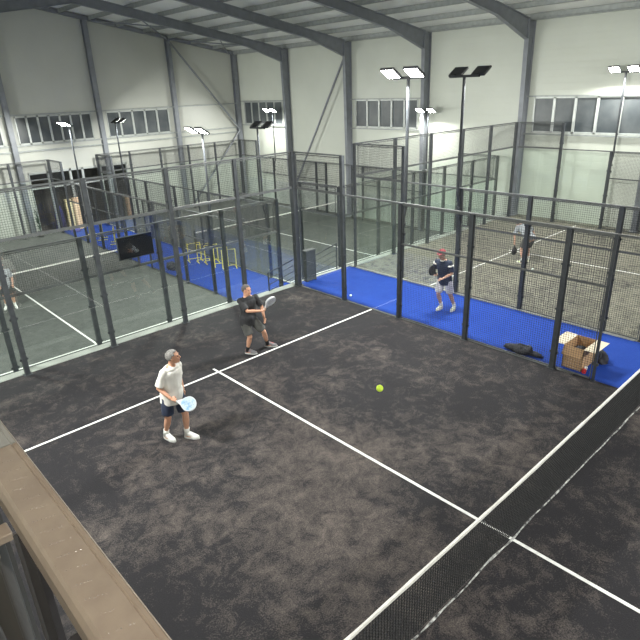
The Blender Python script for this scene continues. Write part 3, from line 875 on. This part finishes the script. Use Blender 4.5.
def side_wall(label, x, y0, z, d, full=True, gate=True, pw=.10):
    """side enclosure; u measured in +y (fence local x after rotation pi/2). d=+1 runs to +y, -1 to -y"""
    D = lambda a, b: (min(d*a, d*b), max(d*a, d*b))
    p1, p2, p3, p4, p5 = 1.89, 3.89, 5.89, 8.04, 8.89
    posts = [(p1*d, 4.), (p2*d, 3.), (p3*d, 3.), (p4*d, 3.), (p5*d, 3., .05)]
    spans = [(*D(0,p1), .03, 2.97, GL), (*D(0,p1), 3.02, 3.96, ME), (*D(p1,p2), .03, 2.97, GL),
             (*D(p2,p3), .03, 2.97, ME), (*D(p3,p4), .03, 2.97, ME), (*D(p4,p5), .03, 2.97, ME)]
    rails = [(*D(0,p1), 4.), (*D(0,11), 3.), (*D(p2,p5), 2.)]
    if full:
        q = [11, 11.85, 13.9, 15.89, 17.6, 19.4]
        posts += [(u*d, 4. if u > 17 else 3.) for u in q]
        spans += [(*D(q[i],q[i+1]), .03, 2.97, ME) for i in range(3)] + [(*D(q[3],q[4]), .03, 1.97, GL), (*D(q[3],q[4]), 2.02, 2.96, ME), (*D(q[4],q[5]), .03, 2.97, GL), (*D(q[4],q[5]), 3.02, 3.96, ME)]
        rails += [(*D(11,19.4), 3.), (*D(17.6,19.4), 4.), (*D(11,17.6), 2.)]
    else:
        posts += [(11*d, 3.)]
    return fence(label, x, y0, 'y', z, posts, spans, rails, pw)
side_wall('side fence of the near court along the blue aisle, glass then wire', 0, -.11, 0, -1, full=False)
side_wall('side fence of the far upper court, along the far edge of the blue aisle', 2.56, -.11, 0, -1, full=False)
side_wall('outer side fence of the far upper court, next to the window wall', 12.65, -.11, 0, -1, full=False)
side_wall('side fence of the lower left court beside the lower blue aisle', -.05, .91, LOW, 1)
side_wall('side fence of the lower far court beside the yellow hurdles', 2.65, .91, LOW, 1)
side_wall('outer side fence of the lower far court against the east wall', 12.65, .91, LOW, 1)

# ------------------------------------------------------------------ nets
def net(label, x0, x1, y, z, posts=True, near=False):
    t = thing('court_net', label, 'net', (x0, y, z))
    w = x1-x0; n = 40
    hz = lambda u: .92 - .04*(1-abs(2*u/w-1))
    pitch = .045 if near else .06; r = .0062 if near else .0026
    m = MB(); bm = m.bm
    k = int(w/pitch)
    def stick(a, b):
        a = V(a); b = V(b); d = (b-a).normalized(); u = V((0,1,0)); s_ = d.cross(u)
        vs = [bm.verts.new(e + q*r) for e in (a, b) for q in (u, s_, -u, -s_)]
        for i in range(4): bm.faces.new([vs[i], vs[(i+1)%4], vs[4+(i+1)%4], vs[4+i]])
    for i in range(k+1):
        u = i*w/k; stick((u,0,.02), (u,0,hz(u)-.03))
    rows = int(.86/pitch)
    for j in range(rows+1):
        f = j/rows
        for i in range(n):
            a, b = i*w/n, (i+1)*w/n
            stick((a,0,.02+f*(hz(a)-.07)), (b,0,.02+f*(hz(b)-.07)))
    m.build('net_mesh', M['cord'], t)
    m = MB(); rings = []
    for i in range(n*3+1):
        u = i*w/(n*3); zz = hz(u); sl = .008*noise.noise(V((u*1.9, 3, 0)))
        ty = .010 + .004*noise.noise(V((u*3, 0, 1)))
        rings.append([(u,-ty,zz-.055+sl),(u,ty,zz-.055+sl),(u,ty*1.3,zz-.01),(u,0,zz),(u,-ty*1.3,zz-.01)])
    m.loft(rings).build('net_tape', M['tape'], t)
    for u in (-.02, w+.02):
        MB().box(u-.035, u+.035, -.035, .035, 0, 1.02).build('post', M['post'], t)
    return t
net('black net with white tape across the near court', -10, -.08, -10.0, 0, near=True)
net('white-taped net of the lower court on the left', -10, -.2, 10.75, LOW)
net('white-taped net of the lower far court beyond the blue aisle', 2.8, 12.5, 10.75, LOW)

# ------------------------------------------------------------------ floodlight masts
LP = 690.
TILT = 32.
def mast(label, x, y, z, face, power=1., free=False):
    t = thing('floodlight_mast', label, 'floodlight', (x, y, z), 0 if face > 0 else pi, 'floodlight masts clamped to the court fences')
    # local: +x is the lit side
    def mk_pole():
        m = MB()
        m.tube([(-.07,0,2.15), (-.07,0,2.55), (-.17,0,2.85), (-.17,0,5.78)], .038, 10)
        m.box(-.11, -.02, -.06, .06, 2.2, 2.26).box(-.11, -.02, -.06, .06, 2.45, 2.51)
        return m.mesh('pole', M['post'])
    link('pole', cached('pole', mk_pole), t)
    if free: link('base_pole', cached('bpole', lambda: MB().tube([(0,0,0),(0,0,3.)], .06, 10).box(-.07,.0,-.03,.03,2.2,2.5).box(-.15,.15,-.15,.15,0,.02).mesh('base_pole', M['post'])), t)
    link('crossbar', cached('xbar', lambda: MB().box(-.21, -.13, -.42, .42, 5.76, 5.82).box(-.2,.0,-.36,-.30,5.80,5.84).box(-.2,.0,.30,.36,5.80,5.84).mesh('crossbar', M['post'])), t)
    for s in (-1, 1):
        def mk():
            m = MB().box(-.02, .34, -.19, .19, -.01, .04)
            for i in range(9): m.box(.0+i*.036, .008+i*.036, -.17, .17, .04, .068)
            return m.mesh('lamp_head', M['lampbody'])
        h = link('lamp_head', cached('head', mk), t, (-.08, s*.33, 5.80)); h.rotation_euler = (0, radians(-TILT), 0)
        link('lens', cached('lens', lambda: MB().box(.01, .31, -.17, .17, -.018, -.0105).mesh('lens', M['lens'])), h)
    ld = bpy.data.lights.new('flood', 'AREA'); ld.shape = 'RECTANGLE'; ld.size = .30; ld.size_y = 1.0
    ld.energy = LP*power; ld.color = (.985, 1., .945)
    lo = bpy.data.objects.new('flood', ld); COL.objects.link(lo); lo.parent = t
    lo.matrix_local = Matrix.Translation((.10, 0, 5.80)) @ Matrix.Rotation(radians(-TILT), 4, 'Y') @ Matrix.Translation((0,0,-.03))
    return t
mast('brightly lit twin floodlight mast at the near corner of the blue aisle', 0, -4.0, 0, -1)
mast('unlit-looking twin floodlight mast seen from behind, on the far side of the blue aisle', 2.56, -4.0, 0, 1)
mast('lit floodlight mast at the right edge, by the east windows', 12.65, -4.0, 0, -1, .6)
mast('lit floodlight mast below the diagonal brace of the gable wall', -.05, 4.8, LOW, -1)
mast('lit floodlight mast in front of the left gable window', -.05, 16.8, LOW, -1)
mast('dark-backed floodlight mast just left of the lit one at the corner window', 2.65, 4.8, LOW, 1)
mast('dark-backed floodlight mast in front of the right gable window', 2.65, 16.8, LOW, 1)
mast('lit floodlight mast against the east wall, behind the brightest mast', 12.65, 4.8, LOW, -1, .6)
mast('lit floodlight mast in front of the corner window of the east wall', 12.65, 16.8, LOW, -1, .6)
# masts out of the frame that light the same courts
mast('floodlight mast at the near end of the blue aisle, outside the frame', 0, -16.1, 0, -1, free=True)
mast('floodlight mast at the near end of the far upper court, outside the frame', 2.56, -16.1, 0, 1, free=True)
mast('floodlight mast on the window side of the far upper court, outside the frame', 12.65, -16.1, 0, -1, .6, free=True)
mast('floodlight mast left of the near court, outside the frame', -10.1, -4.1, 0, 1, free=True)
mast('floodlight mast under the gallery end, outside the frame', -10.1, -16.1, 0, 1, free=True)
mast('floodlight mast left of the lower court, outside the frame', -10.1, 4.9, LOW, 1, free=True)
mast('floodlight mast at the far left of the lower court, outside the frame', -10.1, 16.9, LOW, 1, free=True)

# ------------------------------------------------------------------ television
t = thing('television', 'flat black television screen hung on the glass behind the near court', 'television', (-4.99, .09, 2.01))
t.rotation_euler = (0, 0, 0)
MB().box(-.455, .455, 0, .05, -.0, .55).build('casing', M['post'], t, bevel=.006)
MB().box(-.44, .44, -.004, .0, .015, .535).build('screen', M['screen'], t)
m = MB()
for i in range(9):
    a = i*2*pi/9; m.tube([( .03*cos(a), -.007, .16+.02*sin(a)), (.06*cos(a+.5)+.0, -.007, .16+.045*sin(a+.5))], .005, 5)
m.ell((0, -.006, .16), (.022, .003, .018), n=10, m=6)
m.build('screen_mark', M['logo'], t)
MB().box(-.1, .1, -.03-.0, .0, .0, .001).box(-.04, .04, .05, .08, .1, .5).build('wall_bracket', M['post'], t)

# ------------------------------------------------------------------ stairs, rails and bin at the level change
def handrail(label, x0, z0, x1, z1, y):
    t = thing('handrail', label, 'handrail', (0, y, 0))
    for k in range(4):
        o = -.19*k
        MB().tube([(x0, 0, z0+o), (x1, 0, z1+o)], .020 if k == 0 else .011, 8).build('rail_bar', M['post'], t)
    for f in (.02, .98):
        x = x0+(x1-x0)*f; z = z0+(z1-z0)*f
        MB().tube([(x, 0, z), (x, 0, .012)], .022, 8).build('post', M['post'], t)
handrail('dark four-bar railing between the steel bin and the blue aisle edge', .90, .69, 1.95, .89, .25)
handrail('dark four-bar railing behind the glass, left of the steel bin', -.98, .58, .12, .79, .25)
struct(MB().box(-.02, 2.6, .19, .30, -.02, .014).build('trim_23', M['concrete']))
t = thing('litter_bin', 'dark upright steel bin at the corner of the near court', 'bin', (.58, .09, 0))
MB().box(-.2, .2, -.08, .08, .03, .98).build('body', M['post'], t, bevel=.012)
MB().box(-.215, .215, -.09, .09, .98, 1.01).build('lid', M['rail'], t, bevel=.006)
MB().box(-.19, -.15, -.09, .09, 0, .03).box(.15, .19, -.09, .09, 0, .03).build('foot', M['post'], t)

# ------------------------------------------------------------------ cardboard box, bags, balls, bottle
t = thing('cardboard_box', 'open cardboard box with flaps spread on the blue aisle by the near net', 'box', (.54, -8.46, 0))
bw, bd, bh, th = .33, .205, .50, .006
m = MB().box(-bw, bw, -bd, -bd+th, 0, bh).box(-bw, bw, bd-th, bd, 0, bh).box(-bw, -bw+th, -bd, bd, 0, bh).box(bw-th, bw, -bd, bd, 0, bh).box(-bw, bw, -bd, bd, 0, th)
m.build('body', M['cardboard'], t)
def flap(p0, p1, out, L_, drop, mat):
    p0 = V(p0); p1 = V(p1); o_ = V(out)*L_ + V((0,0,drop)); up = V((0,0,.006))
    m = MB().hexa([p0, p1, p1+o_*1.0, p0+o_*1.0, p0+up, p1+up, p1+o_+up, p0+o_+up]); m.build('flap', M[mat], t)
flap((-bw, bd, bh), (bw, bd, bh), (0,1,0), .25, .01, 'card_in')
flap((-bw, -bd, bh), (bw, -bd, bh), (0,-1,0), .25, .0, 'card_in')
flap((-bw-.002, bd, bh), (-bw-.002, -bd, bh), (-1,0,0), .07, -.19, 'cardboard')
flap((bw, bd, bh), (bw, -bd, bh), (1,0,0), .05, -.2, 'cardboard')
m = MB()
for i in range(6):
    for j in range(5): m.box(-bw-.0015, -bw, -bd+.03+i*.062, -bd+.042+i*.062, .04+j*.085, .05+j*.085)
m.build('printed_pattern', M['printed'], t)
MB().ell((.05, .02, .28), (.2, .14, .10)).build('contents', M['bag'], t, smooth=True)

def lump(name, rx, ry, rz, mat, loc, rotz, label, cat, seed):
    m = MB().ell((0,0,0), (rx, ry, rz), n=28, m=16)
    for v in m.bm.verts:
        n_ = noise.noise(v.co*7 + V((seed, 0, 0)))*.55 + noise.noise(v.co*18 + V((0, seed, 0)))*.22
        v.co *= 1 + n_
        v.co.z = max(v.co.z, -rz*.45)
    lo = min(v.co.z for v in m.bm.verts)
    for v in m.bm.verts: v.co.z -= lo
    t = thing(name, label, cat, loc, rotz)
    m.build('body', M[mat], t, smooth=True)
    MB().tube([(-rx*.6, 0, rz*.9), (-rx*.3, 0, rz*1.55), (rx*.3, 0, rz*1.55), (rx*.6, 0, rz*.9)], .014, 6).build('strap', M['post'], t)
    return t
lump('sports_bag', .35, .17, .12, 'bag', (.27, -7.36, 0), pi/2, 'slumped black sports bag on the blue aisle against the near wire fence', 'bag', 3)
lump('sports_bag', .19, .14, .15, 'bag', (.98, -8.74, 0), .4, 'small dark bag on the blue aisle behind the cardboard box', 'bag', 9)
lump('sports_bag', .45, .22, .16, 'bag', (.55, 9.2, LOW), pi/2-.3, 'black sports bag lying on the lower blue aisle by the fence', 'bag', 5)
t = thing('drinks_bottle', 'small red and white bottle lying by the corner of the cardboard box', 'bottle', (.27, -8.72, .045))
t.rotation_euler = (0, 0, .25)
MB().tube([(-.10,0,0),(-.02,0,0)], .044, 14).build('cap', M['red'], t, smooth=False)
MB().tube([(-.02,0,0),(.12,0,0),(.14,0,0)], [.04,.04,.03], 14).build('body', M['white_pl'], t)
def ball(x, y, z, label, mat='ball', r=.034):
    o = MB().ell((0,0,0), (r, r, r), n=20, m=12)
    o = o.build('padel_ball', M[mat], None, (x, y, z), smooth=True)
    return tag(o, label, 'ball')
ball(-7.07, -9.49, 2.94, 'yellow-green ball in flight above the near court')
ball(.33, -1.93, .036, 'pale ball on the blue aisle beside the near fence post', 'ball_pale')
ball(5.95, -4.62, .036, 'pale ball on the sandy court in front of the bending player', 'ball_pale')

# ------------------------------------------------------------------ yellow hurdles
def hurdle(x, y, rz, label, w=.58, h=.82):
    def mk():
        m = MB(); r = .022
        m.tube([(-w/2,0,r), (-w/2,0,h), (w/2,0,h), (w/2,0,r)], r, 8)
        return m.mesh('frame', M['yellow'])
    t = thing('training_hurdle', label, 'hurdle', (x, y, LOW), rz, 'yellow training hurdles on the lower blue aisle')
    link('frame', cached('hf', mk), t)
    for s in (-1, 1):
        link('foot', cached('hfoot', lambda: MB().tube([(0,-.24,.022), (0,.24,.022)], .022, 8).mesh('foot', M['yellow'])), t, (s*w/2, 0, 0))
    link('crossbar', cached('hbar', lambda: MB().tube([(-w/2,0,.12),(w/2,0,.12)], .014, 8).mesh('crossbar', M['yellow'])), t)
hs = [(1.85, 9.35, -.3, 'yellow hurdle, leftmost of the near row of three'), (2.05, 8.9, -.3, 'yellow hurdle, middle of the near row of three'),
      (2.2, 8.5, -.3, 'yellow hurdle, rightmost of the near row of three'),
      (2.2, 7.75, -.5, 'yellow hurdle, left one of the pair nearest the railing'), (2.25, 7.2, -.5, 'yellow hurdle, right one of the pair nearest the railing'),
      (.75, 18.2, 1.1, 'yellow hurdle farthest away, nearest the doors'), (.8, 16.9, 1.1, 'yellow hurdle, second from the doors'),
      (.85, 15.5, 1.1, 'yellow hurdle, third from the doors'), (.9, 14.2, 1.1, 'yellow hurdle just left above the television screen')]
for a in hs: hurdle(a[0], a[1], a[2], a[3])

# ------------------------------------------------------------------ gallery rail by the camera
t = thing('gallery_railing', 'beige metal capped gallery railing in the lower left corner', 'railing', (0,0,0))
zt = 5.19
xi, xo_ = -10.601, -10.553
m = MB()
prof = [(xi-.004, zt-.012), (xi, zt-.004), (xi+.0035, zt), (xo_-.008, zt), (xo_-.007, zt-.0012), (xo_-.0062, zt-.0012), (xo_-.0055, zt), (xo_-.001, zt), (xo_, zt-.002), (xo_, zt-.04), (xi-.004, zt-.04)]
m.loft([[(x, y, z) for x, z in prof] for y in (-13.6, -11.815)])
m.build('cap', M['beige'], t)
m = MB(); m.loft([[(x, y, z) for x, z in prof] for y in (-11.812, -8.5)]); m.build('cap', M['galv'], t)
MB().box(xo_-.0006, xo_+.0007, -13.6, -8.5, zt-.003, zt+.0006).build('cap_edge', M['beige_edge'], t)
m = MB(); rr = random.Random(5)
y = -12.45
while y < -11.84:
    for k in range(7):
        if rr.random() < .8:
            x = xi+.010+k*.0036+rr.uniform(-.0006,.0006); yy_ = y - k*.0012 + rr.uniform(-.001,.001); s_ = rr.uniform(.0003, .0008)
            m.ell((x, yy_, zt), (s_*1.3, s_, .0003), n=6, m=4)
    y += .026
m.build('dimples', M['dimple'], t)['kind'] = 'stuff'
# glass infill, balusters, clamp, foot rail
MB().box(-10.606, -10.598, -11.81, -9.6, 4.25, 5.15).build('infill_panel', M['grey_floor'], t)
MB().box(-10.622, -10.607, -11.838, -11.815, 4.12, 5.16).build('baluster', M['lampbody'], t, bevel=.003)
MB().box(-10.610, -10.600, -11.962, -11.959, 4.12, 5.15).build('baluster', M['lampbody'], t)
MB().box(-10.606, -10.598, -12.04, -11.966, 4.12, 5.15).build('baluster', M['paddle_black'], t)
MB().box(-10.612, -10.600, -12.20, -12.145, 4.12, 5.14).build('baluster', M['paddle_black'], t, bevel=.002)
m = MB().box(-10.632, -10.600, -11.885, -11.855, 5.085, 5.098).box(-10.632, -10.622, -11.885, -11.855, 5.065, 5.098).tube([(-10.622,-11.87,5.095),(-10.622,-11.87,5.108)], .006, 8)
m.build('clamp', M['beige'], t, bevel=.002)
MB().box(-10.63, -10.57, -13.6, -8.5, 4.12, 4.22).build('foot_rail', M['lampbody'], t)
gf = MB().box(XW, -10.56, YS, -8.4, 3.92, 4.12).build('floor_gallery', M['grey_floor']); struct(gf)
for y in (-25, -19, -13.8, -8.9):
    struct(MB().box(-10.8, -10.6, y-.1, y+.1, 0, 3.92).build('gallery_column', M['steel']))

t = thing('added_fill_lamp', 'added linear fill lamp above the gallery railing, outside the frame', 'lamp', (-11.3, -13.2, 7.3))  # unseen lamp, added to brighten the beige railing cap
MB().box(-.08, .08, -.6, .6, 0, .07).build('body', M['lampbody'], t)
MB().box(-.06, .06, -.58, .58, -.008, 0).build('diffuser', M['fill_lens'], t)
for y in (-.5, .5): MB().tube([(0, y, .07), (0, y, roof_z(-11.3)-7.3)], .006, 6).build('cord', M['post'], t)
ld = bpy.data.lights.new('gallery', 'AREA'); ld.shape = 'RECTANGLE'; ld.size = .12; ld.size_y = 1.1; ld.energy = 85; ld.color = (1, .86, .72)  # warm fill for the railing, sits in the added lamp
lo = bpy.data.objects.new('gallery', ld); COL.objects.link(lo); lo.parent = t; lo.location = (0, 0, -.02)

# ------------------------------------------------------------------ world and view
w = bpy.data.worlds.new('world'); S.world = w; w.use_nodes = True
w.node_tree.nodes['Background'].inputs[0].default_value = (.02, .025, .035, 1)
S.view_settings.view_transform = 'Standard'; S.view_settings.look = 'None'
S.view_settings.exposure = 0.; S.view_settings.gamma = 1.; S.view_settings.use_curve_mapping = False
S.cycles.transparent_max_bounces = 48
S.cycles.max_bounces = 10
S.cycles.diffuse_bounces = 5
S.cycles.glossy_bounces = 6
